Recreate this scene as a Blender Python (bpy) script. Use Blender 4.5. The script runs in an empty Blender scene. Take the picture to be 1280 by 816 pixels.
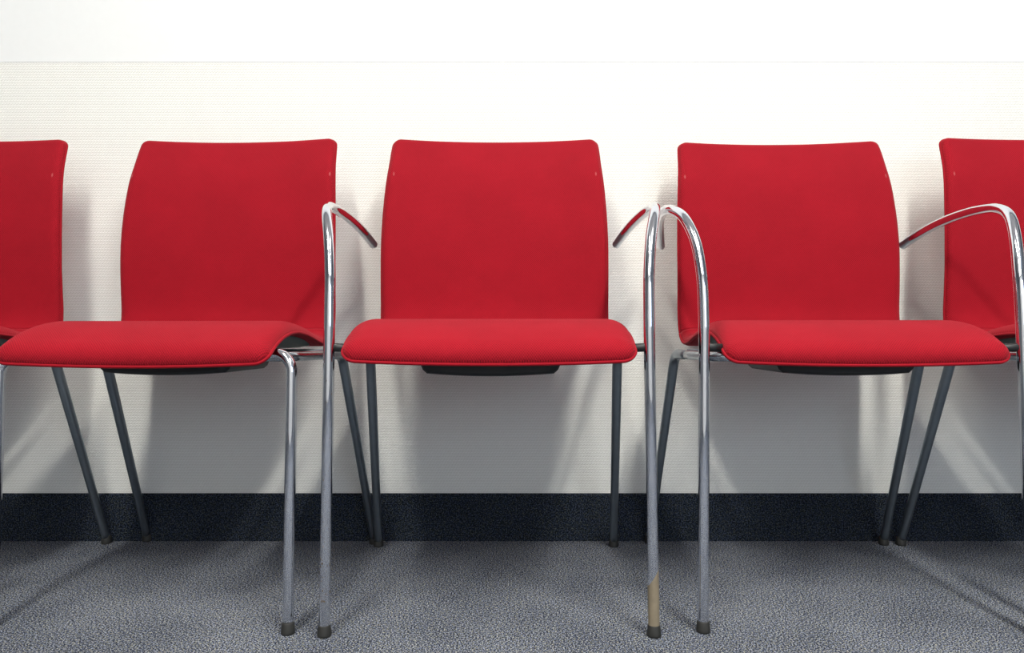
import bpy, bmesh, math
from mathutils import Vector
from math import sin, cos, pi, sqrt, radians, hypot

sc = bpy.context.scene
COL = sc.collection

# ------------------------------------------------------------------ materials
def srgb(r, g, b):
    f = lambda c: (c/255/12.92) if c/255 <= .04045 else ((c/255+.055)/1.055)**2.4
    return (f(r), f(g), f(b), 1)

class NT:
    """small helper around a node tree"""
    def __init__(s, name):
        s.m = bpy.data.materials.new(name); s.m.use_nodes = True
        s.t = s.m.node_tree; s.n = s.t.nodes; s.l = s.t.links
        s.p = s.n['Principled BSDF']
    def add(s, kind, **kw):
        n = s.n.new(kind)
        for k, v in kw.items(): setattr(n, k, v)
        return n
    def link(s, a, b): s.l.new(a, b)
    def val(s, inp, x):
        if hasattr(x, 'is_linked') or isinstance(x, bpy.types.NodeSocket): s.link(x, inp)
        else: inp.default_value = x
    def math(s, op, a, b=0.0, c=None, clamp=False):
        n = s.add('ShaderNodeMath', operation=op, use_clamp=clamp)
        s.val(n.inputs[0], a); s.val(n.inputs[1], b)
        if c is not None: s.val(n.inputs[2], c)
        return n.outputs[0]
    def mix(s, f, a, b):
        n = s.add('ShaderNodeMix', data_type='RGBA')
        s.val(n.inputs[0], f); s.val(n.inputs[6], a); s.val(n.inputs[7], b)
        return n.outputs[2]
    def ramp(s, f, stops):
        n = s.add('ShaderNodeValToRGB'); e = n.color_ramp.elements
        while len(e) < len(stops): e.new(.5)
        for q, (p, c) in zip(e, stops): q.position = p; q.color = c
        s.link(f, n.inputs[0]); return n.outputs[0]
    def noise(s, co, scale, detail=2, rough=.5):
        n = s.add('ShaderNodeTexNoise'); s.link(co, n.inputs['Vector'])
        n.inputs['Scale'].default_value = scale; n.inputs['Detail'].default_value = detail
        n.inputs['Roughness'].default_value = rough
        return n.outputs['Fac']
    def bump(s, h, strength, dist):
        n = s.add('ShaderNodeBump'); n.inputs['Strength'].default_value = strength
        n.inputs['Distance'].default_value = dist
        s.link(h, n.inputs['Height']); s.link(n.outputs[0], s.p.inputs['Normal'])
    def coords(s, which):
        t = s.add('ShaderNodeTexCoord'); x = s.add('ShaderNodeSeparateXYZ')
        s.link(t.outputs[which], x.inputs[0])
        return t.outputs[which], x.outputs[0], x.outputs[1], x.outputs[2]

def fabric(name, wear):
    k = NT(name)
    uv, u, v, _ = k.coords('UV')
    W = 2*pi/.0040
    a = k.math('SINE', k.math('MULTIPLY', u, W)); b = k.math('SINE', k.math('MULTIPLY', v, W))
    wv = k.math('MULTIPLY', a, b)
    nz = k.noise(uv, 900, 2)
    big = k.noise(uv, 9, 3)
    h = k.math('ADD', k.math('MULTIPLY', wv, .5), k.math('MULTIPLY', nz, .7))
    f = k.math('ADD', k.math('MULTIPLY', wv, .30), k.math('MULTIPLY', nz, .45))
    f = k.math('ADD', f, k.math('MULTIPLY', big, .25))
    c = k.ramp(f, [(.1, srgb(122, 4, 19)), (.6, srgb(168, 13, 34))])
    if wear:   # pale rub marks left by the arms of stacked chairs
        du = k.math('MULTIPLY', k.math('SUBTRACT', k.math('ABSOLUTE', u), .2085), 1/.0022)
        dv = k.math('MULTIPLY', k.math('SUBTRACT', v, .700), 1/.0055)
        r = k.math('ADD', k.math('MULTIPLY', du, du), k.math('MULTIPLY', dv, dv))
        spot = k.math('MULTIPLY', k.math('SUBTRACT', 1.0, r, clamp=True), .28)
        c = k.mix(spot, c, srgb(225, 150, 150))
    k.link(c, k.p.inputs['Base Color'])
    k.p.inputs['Roughness'].default_value = .85
    k.p.inputs['Specular IOR Level'].default_value = .2
    k.p.inputs['Sheen Weight'].default_value = .25
    k.p.inputs['Sheen Roughness'].default_value = .45
    k.p.inputs['Sheen Tint'].default_value = srgb(255, 120, 130)
    k.bump(h, .55, .0008)
    return k.m

def plain(name, col, rough, metal=0, spec=.5, grain=0):
    k = NT(name)
    co = k.coords('Object')[0]
    n = k.noise(co, 60, 3)
    c2 = tuple(x*(.82 if spec < .5 or metal else .97) for x in col[:3]) + (1,)
    k.link(k.mix(n, col, c2), k.p.inputs['Base Color'])
    k.p.inputs['Roughness'].default_value = rough
    k.p.inputs['Metallic'].default_value = metal
    k.p.inputs['Specular IOR Level'].default_value = spec
    if grain: k.bump(k.noise(co, 1500, 2), grain, .0004)
    return k.m

def chrome(name, mark=None):
    k = NT(name)
    co, x, y, z = k.coords('Object')
    n = k.noise(co, 45, 4, .6)
    base, met, rgh = srgb(222, 224, 230), 1.0, .06
    k.p.inputs['Base Color'].default_value = base
    k.p.inputs['Metallic'].default_value = met
    k.p.inputs['Roughness'].default_value = .05
    if mark:
        if mark == 'sticker':     # beige residue on the foot of the tube, with a slanted upper edge
            lim = k.math('MULTIPLY_ADD', k.math('SUBTRACT', x, .2555), 1.6, .094)
            m = k.math('GREATER_THAN', lim, z)
            col = k.mix(n, srgb(148, 136, 114), srgb(112, 102, 86))
        else:                     # small patches of rust and grime
            g = k.noise(co, 150, 2, .6)
            band = k.math('MULTIPLY', k.math('GREATER_THAN', z, .055), k.math('LESS_THAN', z, .125))
            m = k.math('MULTIPLY', k.math('GREATER_THAN', g, .60), band)
            g2 = k.noise(co, 260, 1, .5)
            m2 = k.math('MULTIPLY', k.math('GREATER_THAN', g2, .74),
                        k.math('MULTIPLY', k.math('GREATER_THAN', z, .13), k.math('LESS_THAN', z, .40)))
            m = k.math('MAXIMUM', m, m2)
            col = k.mix(g, srgb(120, 104, 84), srgb(60, 52, 44))
        k.link(k.mix(m, base, col), k.p.inputs['Base Color'])
        k.link(k.math('SUBTRACT', 1.0, m), k.p.inputs['Metallic'])
        k.link(k.math('MULTIPLY_ADD', m, .5, .05), k.p.inputs['Roughness'])
    return k.m

def carpet(name, dark, mid, light, scale):
    k = NT(name)
    co = k.coords('Object')[0]
    n1 = k.noise(co, scale, 2, .7); n2 = k.noise(co, scale*2.1, 1, .5); n3 = k.noise(co, 6, 3)
    f = k.math('ADD', k.math('MULTIPLY', n1, .65), k.math('MULTIPLY', n2, .35))
    f = k.math('ADD', f, k.math('MULTIPLY', k.math('SUBTRACT', n3, .5), .06))
    c = k.ramp(f, [(.43, dark), (.505, mid), (.58, light)])
    tint = k.noise(co, scale*.8, 1)
    tan = k.ramp(tint, [(.45, (.80, .88, 1.18, 1)), (.62, (1.10, 1.06, .88, 1))])
    mm = k.add('ShaderNodeMix', data_type='RGBA', blend_type='MULTIPLY')
    mm.inputs[0].default_value = 1; k.link(c, mm.inputs[6]); k.link(tan, mm.inputs[7])
    k.link(mm.outputs[2], k.p.inputs['Base Color'])
    k.p.inputs['Roughness'].default_value = .95
    k.p.inputs['Specular IOR Level'].default_value = .1
    k.bump(f, .15, .002)
    return k.m

def wallpaper(name):
    k = NT(name)
    co, x, y, z = k.coords('Object')
    wob = k.noise(co, 55, 2)
    P = 2*pi/.0062
    row = k.math('SINE', k.math('ADD', k.math('MULTIPLY', z, P), k.math('MULTIPLY', wob, 1.2)))
    xs = k.math('ADD', k.math('MULTIPLY', x, P*.95), k.math('MULTIPLY', z, P*.5))
    dots = k.math('SINE', k.math('ADD', xs, k.math('MULTIPLY', wob, 2.5)))
    h = k.math('ADD', k.math('MULTIPLY', row, .22), k.math('MULTIPLY', k.math('MULTIPLY', row, dots), .34))
    h = k.math('ADD', h, k.math('MULTIPLY', k.noise(co, 420, 2), .5))
    c = k.ramp(h, [(-.0, srgb(228, 229, 223)), (.5, srgb(242, 243, 239))])
    k.link(c, k.p.inputs['Base Color'])
    k.p.inputs['Roughness'].default_value = .75
    k.p.inputs['Specular IOR Level'].default_value = .25
    k.bump(h, .55, .0012)
    return k.m

M = dict(
    fabric=fabric('red_woven_fabric', False), back=fabric('red_woven_backrest', True),
    chrome=chrome('chrome_tube'), stained=chrome('chrome_tube_with_residue', 'sticker'),
    rusty=chrome('chrome_tube_with_rust', 'rust'),
    rail=plain('satin_chrome_rail', srgb(190, 196, 202), .22, 1.0),
    steel=plain('grey_lacquered_tube', srgb(140, 150, 158), .28, .85),
    rubber=plain('dark_rubber', srgb(42, 42, 40), .6),
    black=plain('black_plastic', srgb(17, 19, 20), .5, grain=.3),
    shell=plain('grey_plastic_shell', srgb(110, 116, 110), .6, grain=.3),
    carpet=carpet('blue_grey_carpet', srgb(16, 20, 34), srgb(54, 62, 75), srgb(186, 187, 182), 370),
    skirt=carpet('navy_carpet_strip', srgb(10, 13, 17), srgb(30, 36, 43), srgb(78, 84, 90), 370),
    wallpaper=wallpaper('woven_wallpaper'),
    paint=plain('white_wall_paint', srgb(236, 239, 239), .8),
    roomwall=plain('room_wall_paint', srgb(232, 234, 236), .85),
    sidewall=plain('grey_wall_paint', srgb(112, 116, 122), .85),
    ceiling=plain('ceiling_paint', srgb(238, 238, 236), .9),
)

# ------------------------------------------------------------------ mesh helpers
def link_mesh(name, verts, faces, mat, parent=None, uvs=None, smooth=True, recalc=True):
    me = bpy.data.meshes.new(name)
    me.from_pydata([tuple(v) for v in verts], [], faces)
    if uvs:
        lay = me.uv_layers.new(name='UVMap')
        for lp in me.loops: lay.data[lp.index].uv = uvs[lp.vertex_index]
    if recalc:
        bm = bmesh.new(); bm.from_mesh(me)
        bmesh.ops.recalc_face_normals(bm, faces=bm.faces); bm.to_mesh(me); bm.free()
    if smooth:
        for p in me.polygons: p.use_smooth = True
    me.materials.append(mat)
    o = bpy.data.objects.new(name, me); COL.objects.link(o)
    if parent: o.parent = parent
    return o

def catmull(P, n=12):
    P = [Vector(p) for p in P]
    Q = [2*P[0]-P[1]] + P + [2*P[-1]-P[-2]]
    out = []
    for i in range(1, len(Q)-2):
        a, b, c, d = Q[i-1:i+3]
        ta = 0; tb = ta + max(1e-6, (b-a).length)**.5
        tc = tb + max(1e-6, (c-b).length)**.5; td = tc + max(1e-6, (d-c).length)**.5
        for j in range(n):
            t = tb + (tc-tb)*j/n
            A1 = (tb-t)/(tb-ta)*a + (t-ta)/(tb-ta)*b
            A2 = (tc-t)/(tc-tb)*b + (t-tb)/(tc-tb)*c
            A3 = (td-t)/(td-tc)*c + (t-tc)/(td-tc)*d
            B1 = (tc-t)/(tc-ta)*A1 + (t-ta)/(tc-ta)*A2
            B2 = (td-t)/(td-tb)*A2 + (t-tb)/(td-tb)*A3
            out.append((tc-t)/(tc-tb)*B1 + (t-tb)/(tc-tb)*B2)
    out.append(P[-1]); return out

def rounded(P, r, n=8):
    """polyline with its inner corners rounded off by arcs of radius r"""
    P = [Vector(p) for p in P]; out = [P[0]]
    for i in range(1, len(P)-1):
        a = (P[i-1]-P[i]).normalized(); b = (P[i+1]-P[i]).normalized()
        ang = a.angle(b); t = r/math.tan(ang/2)
        s, e = P[i]+a*t, P[i]+b*t
        c = P[i]+(a+b).normalized()*(r/sin(ang/2))
        for j in range(n+1):
            k = j/n; v = (s-c).lerp(e-c, k)
            out.append(c+v.normalized()*r)
    out.append(P[-1]); return out

def densify(P, step):
    out = [P[0]]
    for a, b in zip(P, P[1:]):
        m = max(1, int((b-a).length/step))
        out += [a.lerp(b, j/m) for j in range(1, m+1)]
    return out

def tube_geo(path, r, seg=20, caps=True, roundcap=0):
    V, Fc = [], []
    T = []
    for i in range(len(path)):
        a = path[max(0, i-1)]; b = path[min(len(path)-1, i+1)]
        T.append((b-a).normalized())
    ref = Vector((1, 0, 0)) if abs(T[0].x) < .9 else Vector((0, 1, 0))
    u = (ref - T[0]*ref.dot(T[0])).normalized()
    rings = []
    rr = r if isinstance(r, list) else [r]*len(path)
    for i, p in enumerate(path):
        if i:
            u = (u - T[i]*u.dot(T[i])).normalized()
        rings.append((p, u.copy(), T[i].cross(u), rr[i]))
    if roundcap:
        p, uu, w, r = rings[-1]
        for k in range(1, 5):
            f = k/4*pi/2*.92
            rings.append((p+T[-1]*roundcap*sin(f), uu, w, r-roundcap*(1-cos(f))))
    for p, uu, w, rr in rings:
        for k in range(seg):
            t = 2*pi*k/seg
            V.append(p + uu*(rr*cos(t)) + w*(rr*sin(t)))
    for i in range(len(rings)-1):
        for k in range(seg):
            k2 = (k+1) % seg
            Fc.append((i*seg+k, i*seg+k2, (i+1)*seg+k2, (i+1)*seg+k))
    if caps in (True, 'start'): Fc.append(tuple(range(seg))[::-1])
    if caps in (True, 'end'): Fc.append(tuple((len(rings)-1)*seg+k for k in range(seg)))
    return V, Fc

def tube(name, path, r, mat, parent, seg=36, caps=True, roundcap=0):
    V, Fc = tube_geo(path, r, seg, caps, roundcap)
    return link_mesh(name, V, Fc, mat, parent)

def lathe(name, prof, origin, mat, parent, seg=24, axis=None):
    V, Fc = [], []
    for r, z in prof:
        for k in range(seg):
            t = 2*pi*k/seg; V.append(Vector((origin[0]+r*cos(t), origin[1]+r*sin(t), origin[2]+z)))
    n = len(prof)
    for i in range(n-1):
        for k in range(seg):
            k2 = (k+1) % seg
            Fc.append((i*seg+k, i*seg+k2, (i+1)*seg+k2, (i+1)*seg+k))
    Fc.append(tuple(range(seg))[::-1]); Fc.append(tuple((n-1)*seg+k for k in range(seg)))
    return link_mesh(name, V, Fc, mat, parent)

# ------------------------------------------------------------------ the chair
PROFILE = [(-.274, .428), (-.262, .440), (-.245, .4500), (-.225, .459), (-.191, .469), (-.145, .4745),
           (-.10, .472), (-.06, .466), (-.02, .4575), (.020, .452), (.045, .4535), (.068, .463),
           (.083, .482), (.0895, .512), (.0895, .56), (.090, .61), (.095, .67), (.105, .73),
           (.120, .79), (.141, .84), (.163, .883)]

def interp(t, tab):
    if t <= tab[0][0]: return tab[0][1]
    for (a, x), (b, y) in zip(tab, tab[1:]):
        if t <= b:
            k = (t-a)/(b-a); k = k*k*(3-2*k) if len(tab) == 2 else k
            return x+(y-x)*k
    return tab[-1][1]

class Shell:
    """upholstered one-piece seat and back: a swept profile with a width, a curve across and a padded face"""
    def __init__(s, pitch=0, dx=0, dy=0, wscale=1):
        P = [Vector((0, y, z)) for y, z in PROFILE]
        P = densify(catmull(P, 16), .002)
        L = [0]
        for a, b in zip(P, P[1:]): L.append(L[-1]+(b-a).length)
        s.P, s.L, s.len = P, L, L[-1]
        s.pitch, s.dx, s.dy, s.ws = pitch, dx, dy, wscale
        W = [(0, .2265), (.20, .2275), (.40, .2285), (.50, .2290), (.56, .2290), (.64, .2262), (.72, .2205), (.80, .2115), (s.len, .2035)]
        s.wp = [Vector((a, b, 0)) for a, b in W]
        s.wc = [(v.x, v.y) for v in catmull(s.wp, 10)]
        s.split = min(range(len(P)), key=lambda i: abs(P[i].z-.47) + (9 if P[i].y < .05 else 0))
        s.sbend = L[s.split]
    def centre(s, q):
        q = min(max(q, 0), s.len)
        lo, hi = 0, len(s.L)-1
        while hi-lo > 1:
            m = (lo+hi)//2
            if s.L[m] <= q: lo = m
            else: hi = m
        k = (q-s.L[lo])/max(1e-9, s.L[hi]-s.L[lo])
        p = s.P[lo].lerp(s.P[hi], k)
        a = s.P[max(0, lo-3)]; b = s.P[min(len(s.P)-1, hi+3)]
        t = (b-a).normalized()
        return p, Vector((0, -t.z, t.y))          # normal: up on the seat, forward on the back
    def width(s, q): return interp(q, s.wc)*s.ws
    def point(s, q, x, off):
        p, n = s.centre(q)
        v = x/s.width(q)
        bk = min(1, max(0, (q-s.sbend+.03)/.20)); bk = bk*bk*(3-2*bk)
        fr = min(1, max(0, (.16-q)/.16)); fr = fr*fr
        c = -.011*bk*(1-v*v) - .009*fr*(1-v*v)     # hollow across the back, sag of the front edge
        r = Vector((x+s.dx, p.y, p.z)) + n*(c+off)
        r.y += s.dy - s.pitch*(r.z-.44); r.z += s.pitch*(r.y-.09)*.25*(1 if r.y < .09 else 0)
        return r
    def edge_dist(s, q, x, rf, rb):
        w = s.width(q)-abs(x)
        best = w
        for d, r in ((q, rf), (s.len-q, rb)):
            if d < r and w < r: best = min(best, r-hypot(r-d, r-w))
            else: best = min(best, d)
        return max(0, best)
    RF, RB = .022, .016
    def halfw(s, q):
        w = s.width(q)
        for d, r in ((q, s.RF), (s.len-q, s.RB)):
            if d < r: w = w - r + sqrt(max(0, r*r-(r-d)**2))
        return w
    def pad(s, name, q0, q1, mat, parent):
        ns, nv = 84, 44
        qs = []
        for i in range(ns+1):
            k = i/ns
            if q0 == 0: k = 1-cos(k*pi/2)           # dense at the free end
            else: k = sin(k*pi/2)
            qs.append(q0+(q1-q0)*k)
        V, U = [], []
        for side in (1, -1):
            for q in qs:
                hw = s.halfw(q)
                for j in range(nv+1):
                    v = sin((j/nv*2-1)*pi/2); v = .55*v + .45*sin(v*pi/2)
                    x = hw*v
                    e = s.edge_dist(q, x, s.RF, s.RB)
                    bl = min(1, max(0, (q-s.sbend+.10)/.2)); bl = bl*bl*(3-2*bl)
                    T = .020*(1-bl)+.013*bl; R = .034*(1-bl)+.015*bl
                    if side < 0: T, R = .006, .008
                    g = 1-min(e/R, 1)
                    t = T*sqrt(max(0, 1-g*g))
                    V.append(s.point(q, x, side*t)); U.append((x, q))
        n = (nv+1); half = n*(ns+1); Fc = []
        for i in range(ns):
            for j in range(nv):
                a = i*n+j
                Fc.append((a, a+1, a+n+1, a+n))
                b = half+a
                Fc.append((b, b+n, b+n+1, b+1))
        for i in range(ns):                          # side seams
            for j in (0, nv):
                a = i*n+j
                Fc.append((a, a+n, half+a+n, half+a))
        for i in (0, ns):                            # end and the hidden joint
            for j in range(nv):
                a = i*n+j
                Fc.append((a, a+1, half+a+1, half+a))
        o = link_mesh(name, V, Fc, mat, parent, uvs=U)
        bm = bmesh.new(); bm.from_mesh(o.data)
        bmesh.ops.remove_doubles(bm, verts=bm.verts, dist=1e-5)
        bmesh.ops.dissolve_degenerate(bm, dist=1e-6, edges=bm.edges)
        bmesh.ops.recalc_face_normals(bm, faces=bm.faces)
        bm.to_mesh(o.data); bm.free()
        for p in o.data.polygons: p.use_smooth = True
        return o
    def rim(s, q0, q1):
        """points along the free edge of the part between q0 and q1, as a U"""
        N = 90; left, right = [], []
        free0 = q0 == 0
        qs = [q0+(q1-q0)*((1-cos(i/N*pi/2)) if free0 else sin(i/N*pi/2)) for i in range(N+1)]
        if not free0: qs = qs[::-1]
        for q in qs:
            left.append(s.point(q, -s.halfw(q), -.0005)); right.append(s.point(q, s.halfw(q), -.0005))
        qe = qs[0]; hw = s.halfw(qe)
        mid = [s.point(qe, -hw+2*hw*i/40, -.0005) for i in range(1, 40)]
        path = left[::-1] + mid + right
        out = [path[0]]
        for p in path[1:]:
            if (p-out[-1]).length > .0012: out.append(p)
        return out

def arm_path(sgn, lean=0):
    P = [(.2555, -.252, .012), (.2530, -.252, .20), (.2500, -.252, .42), (.2495, -.2505, .50), (.2510, -.243, .565),
         (.2575, -.226, .622), (.2690, -.194, .664), (.2795, -.145, .6855), (.2830, -.087, .6930), (.2780, -.027, .6915),
         (.2695, .033, .6830), (.2600, .083, .6690), (.2520, .120, .6550)]
    return [Vector((sgn*x, y, z)) for x, y, z in P]

def make_chair(label, loc, rot, arms, pitch=0, sdx=0, sdy=0, ws=1, fy=0, ry=0, front_mats=('chrome', 'chrome')):
    root = bpy.data.objects.new('armchair' if arms else 'side_chair', None)
    COL.objects.link(root)
    root.empty_display_size = .1
    root.location = (loc[0], loc[1], 0); root.rotation_euler = (0, 0, rot)
    root['label'] = label; root['category'] = 'chair'
    root['group'] = 'red waiting room chairs along the wall'
    sh = Shell(pitch, sdx, sdy, ws)
    seat = sh.pad('seat', 0, sh.sbend, M['fabric'], root)
    back = sh.pad('backrest', sh.sbend, sh.len, M['back'], root)
    tube('piping', sh.rim(0, sh.sbend), .0030, M['fabric'], seat, seg=10)
    tube('piping', sh.rim(sh.sbend, sh.len), .0024, M['fabric'], back, seg=10)
    # grey plastic pan under the seat
    V, Fc = [], []; ns, nv = 30, 20
    for side in (0, 1):
        for i in range(ns+1):
            q = .035+(.285-.035)*i/ns
            for j in range(nv+1):
                v = j/nv*2-1; w = (sh.width(q)-.012)*(1-.05*abs(2*i/ns-1)**6)
                V.append(sh.point(q, w*v, -.0065-.0055*side*(1-abs(v)**8)))
    n = nv+1; half = n*(ns+1)
    for i in range(ns):
        for j in range(nv):
            a = i*n+j; Fc += [(a, a+1, a+n+1, a+n), (half+a, half+a+n, half+a+n+1, half+a+1)]
        for j in (0, nv): a = i*n+j; Fc.append((a, a+n, half+a+n, half+a))
    for j in range(nv):
        for i in (0, ns): a = i*n+j; Fc.append((a, a+1, half+a+1, half+a))
    link_mesh('seat_pan', V, Fc, M['shell'], root)
    # black support tray under the seat
    V, Fc = [], []; ys = [-.200, -.196, -.19, -.10, -.02, -.012, -.008]
    ins = [.010, .003, 0, 0, 0, .003, .010]
    N = 16
    for y, c in zip(ys, ins):
        ring = []
        top = .452
        for k in range(N+1):
            t = k/N*2-1; ring.append((t*(.104-c), .4035-.0045*(1-t*t)+c*.5))
        ring = [(-.121+c, top), (-.119+c, .427), (-.111+c, .4095+c*.5)] + ring + [(.111-c, .4095+c*.5), (.119-c, .427), (.121-c, top)]
        for x, z in ring: V.append(Vector((x, y, z)))
    n = N+7
    for i in range(len(ys)-1):
        for k in range(n):
            k2 = (k+1) % n
            Fc.append((i*n+k, i*n+k2, (i+1)*n+k2, (i+1)*n+k))
    Fc.append(tuple(range(n))[::-1]); Fc.append(tuple((len(ys)-1)*n+k for k in range(n)))
    o = link_mesh('support_tray', V, Fc, M['black'], root, smooth=False)
    def foot(x, y, parent):
        lathe('rubber_foot', [(.0094, 0), (.0108, .001), (.0110, .004), (.0096, .0170), (.0092, .0180)], (x, y, 0), M['rubber'], parent)
    fw = .2555 if arms else .2395
    R = .0088
    for sgn, fm in ((-1, front_mats[0]), (1, front_mats[1])):
        # front leg, and on the armchairs the arm that grows out of it
        if arms:
            P = [p.copy() for p in arm_path(sgn)]
            for p in P: p.y += fy*max(0, 1-p.z/.44)
            P = densify(catmull(P, 24), .006)
            cut = min(range(len(P)), key=lambda i: abs(P[i].z-.452) if P[i].y < -.2 else 9)
            leg = tube('leg', P[:cut+1], R, M[fm], root, caps='start')
            tube('armrest', P[cut:], R, M['chrome'], root, caps='end', roundcap=.004)
            tube('bracket', [Vector((sgn*.2445, -.2505, .4475)), Vector((sgn*.228, -.240, .4465)), Vector((sgn*.195, -.215, .4455))], .0068, M['black'], root, seg=14)
            foot(sgn*.2555, -.252+fy, leg)
        else:
            P = rounded([(sgn*fw, -.252+fy, .012), (sgn*(fw-.0005), -.251, .437), (sgn*.10, -.215, .437)], .030, 10)
            leg = tube('leg', densify(P, .02), R, M[fm], root)
            foot(sgn*fw, -.252+fy, leg)
        # rear leg with the side rail it is bent from
        P = rounded([(sgn*.2375, -.070, .4300), (sgn*.2405, .030, .4300), (sgn*.26, .229+ry, .010)], .042, 10)
        P = densify(P, .02)
        leg = tube('leg', P, [.0080+.0016*min(1, max(0, p.z)/.35)*min(1, max(0, .4+p.y*20+1)) for p in P], M['steel'], root)
        foot(sgn*.26, .229+ry, leg)
        P = rounded([(sgn*.2375, -.070, .4300), (sgn*.2215, -.205, .4310), (sgn*.001, -.205, .4325)], .026, 8)
        tube('side_rail', densify(P, .02), R*.95, M['rail'], root)
    tube('crossbar', densify([Vector((-.2340, -.05, .4335)), Vector((.2340, -.05, .4335))], .05), .0075, M['steel'], root, seg=14)
    return root

make_chair('red fabric chair cut off by the left edge, only backrest and rear leg showing',
           (-1.159, -.232), radians(3), False, pitch=.09, ry=-.02)
make_chair('armless red fabric chair with a shiny chrome front leg, left of the middle chair',
           (-.5785, -.2296), radians(-2.4), False, pitch=.05, sdx=-.009, sdy=-.010, ws=.970, fy=-.014)
make_chair('middle red fabric armchair with two chrome arms, seen head on',
           (-.0354, -.2632), 0.0, True, front_mats=('rusty', 'stained'))
make_chair('red fabric armchair with two chrome arms standing right of the middle chair',
           (.5630, -.2420), radians(-1.5), True, pitch=.03, sdx=.006, sdy=.012, ws=.985, fy=-.012)
make_chair('red fabric chair cut off by the right edge, behind a chrome arm',
           (1.115, -.245), radians(-3), False, pitch=.09, ry=-.02)

# ------------------------------------------------------------------ the room
def box(name, a, b, mat, kind='structure'):
    x0, y0, z0 = a; x1, y1, z1 = b
    V = [(x0, y0, z0), (x1, y0, z0), (x1, y1, z0), (x0, y1, z0), (x0, y0, z1), (x1, y0, z1), (x1, y1, z1), (x0, y1, z1)]
    Fc = [(0, 3, 2, 1), (4, 5, 6, 7), (0, 1, 5, 4), (1, 2, 6, 5), (2, 3, 7, 6), (3, 0, 4, 7)]
    o = link_mesh(name, V, Fc, mat, smooth=False); o['kind'] = kind
    return o

WY = .015           # face of the wall behind the chairs
XL, XR, YF, ZC = -3.2, 3.2, -4.6, 2.62
box('floor', (XL, YF, -.05), (XR, WY+.1, 0), M['carpet'])
box('ceiling', (XL, YF, ZC), (XR, WY+.1, ZC+.05), M['ceiling'])
box('wall_left', (XL-.1, YF, 0), (XL, WY+.1, ZC), M['sidewall'])
box('wall_right', (XR, YF, 0), (XR+.1, WY+.1, ZC), M['sidewall'])
box('wall_front', (XL, YF-.1, 0), (XR, YF, ZC), M['roomwall'])
# back wall: smooth paint above, woven wallpaper below, stepped back to shade the seam
SEAM = 1.094
prof = [(WY+.1, 0), (WY, 0), (WY, SEAM-.0004), (WY-.0009, SEAM+.0004), (WY-.0009, ZC), (WY+.1, ZC)]
V = [(x, y, z) for x in (XL, XR) for y, z in prof]; n = len(prof)
Fc = [tuple(range(n)), tuple(range(2*n-1, n-1, -1))] + [(k, (k+1) % n, n+(k+1) % n, n+k) for k in range(n)]
wb = link_mesh('wall_back', V, Fc, M['paint'], smooth=False)
wb.data.materials.append(M['wallpaper']); wb['kind'] = 'structure'
for p in wb.data.polygons:
    if len(p.vertices) == 4 and max(wb.data.vertices[i].co.z for i in p.vertices) <= SEAM+.0001 and max(wb.data.vertices[i].co.y for i in p.vertices) < WY+.001:
        p.material_index = 1
# carpet strip up the foot of the wall
ST = .107
prof = [(WY, 0), (WY-.007, 0), (WY-.007, ST-.003), (WY-.005, ST), (WY, ST)]
V = [(x, y, z) for x in (XL, XR) for y, z in prof]; n = len(prof)
Fc = [tuple(range(n)), tuple(range(2*n-1, n-1, -1))] + [(k, (k+1) % n, n+(k+1) % n, n+k) for k in range(n)]
sk = link_mesh('baseboard_back', V, Fc, M['skirt'], smooth=False); sk['kind'] = 'structure'

# ------------------------------------------------------------------ light
def area(name, loc, size, power, col, rot=(0, 0, 0), spread=180):
    d = bpy.data.lights.new(name, 'AREA'); d.shape = 'RECTANGLE'; d.size, d.size_y = size
    d.energy = power; d.color = col; d.spread = radians(spread)
    o = bpy.data.objects.new(name, d); COL.objects.link(o); o.location = loc; o.rotation_euler = rot
    return o
WARM = (1, .965, .90)
LZ = 2.45
LAMP = (1, .968, .895)
for x, y, p, u in ((-.62, -1.98, 60, .20), (.82, -1.98, 76, .20), (-.62, -3.7, 18, .3), (.82, -3.7, 20, .3)):
    area('pendant_lamp_down', (x, y, LZ), (.14, 1.4), p, LAMP)
    area('ceiling_fill_up', (x, y, LZ+.03), (.14, 1.4), p*u, LAMP, (pi, 0, 0))  # added upward fill: brightens the ceiling for soft ambient and white chrome reflections
area('window_daylight', (1.9, YF+.03, 1.45), (2.0, 1.3), 30, (.66, .79, 1.0), (radians(90), 0, 0))
sc.cycles.caustics_reflective = False

w = bpy.data.worlds.new('world'); sc.world = w; w.use_nodes = True
w.node_tree.nodes['Background'].inputs[0].default_value = (.6, .7, .8, 1)
w.node_tree.nodes['Background'].inputs[1].default_value = .05

# ------------------------------------------------------------------ camera
cd = bpy.data.cameras.new('camera'); cam = bpy.data.objects.new('camera', cd); COL.objects.link(cam)
cd.sensor_width = 36; cd.lens = 910/1280*36; cd.clip_start = .02
cam.location = (0, -1.65, .465)
cam.rotation_euler = (radians(90)+math.atan(12/910), 0, 0)
sc.camera = cam
vs = sc.view_settings
vs.view_transform = 'Standard'; vs.look = 'None'; vs.gamma = 1; vs.use_curve_mapping = False
vs.exposure = -0.2
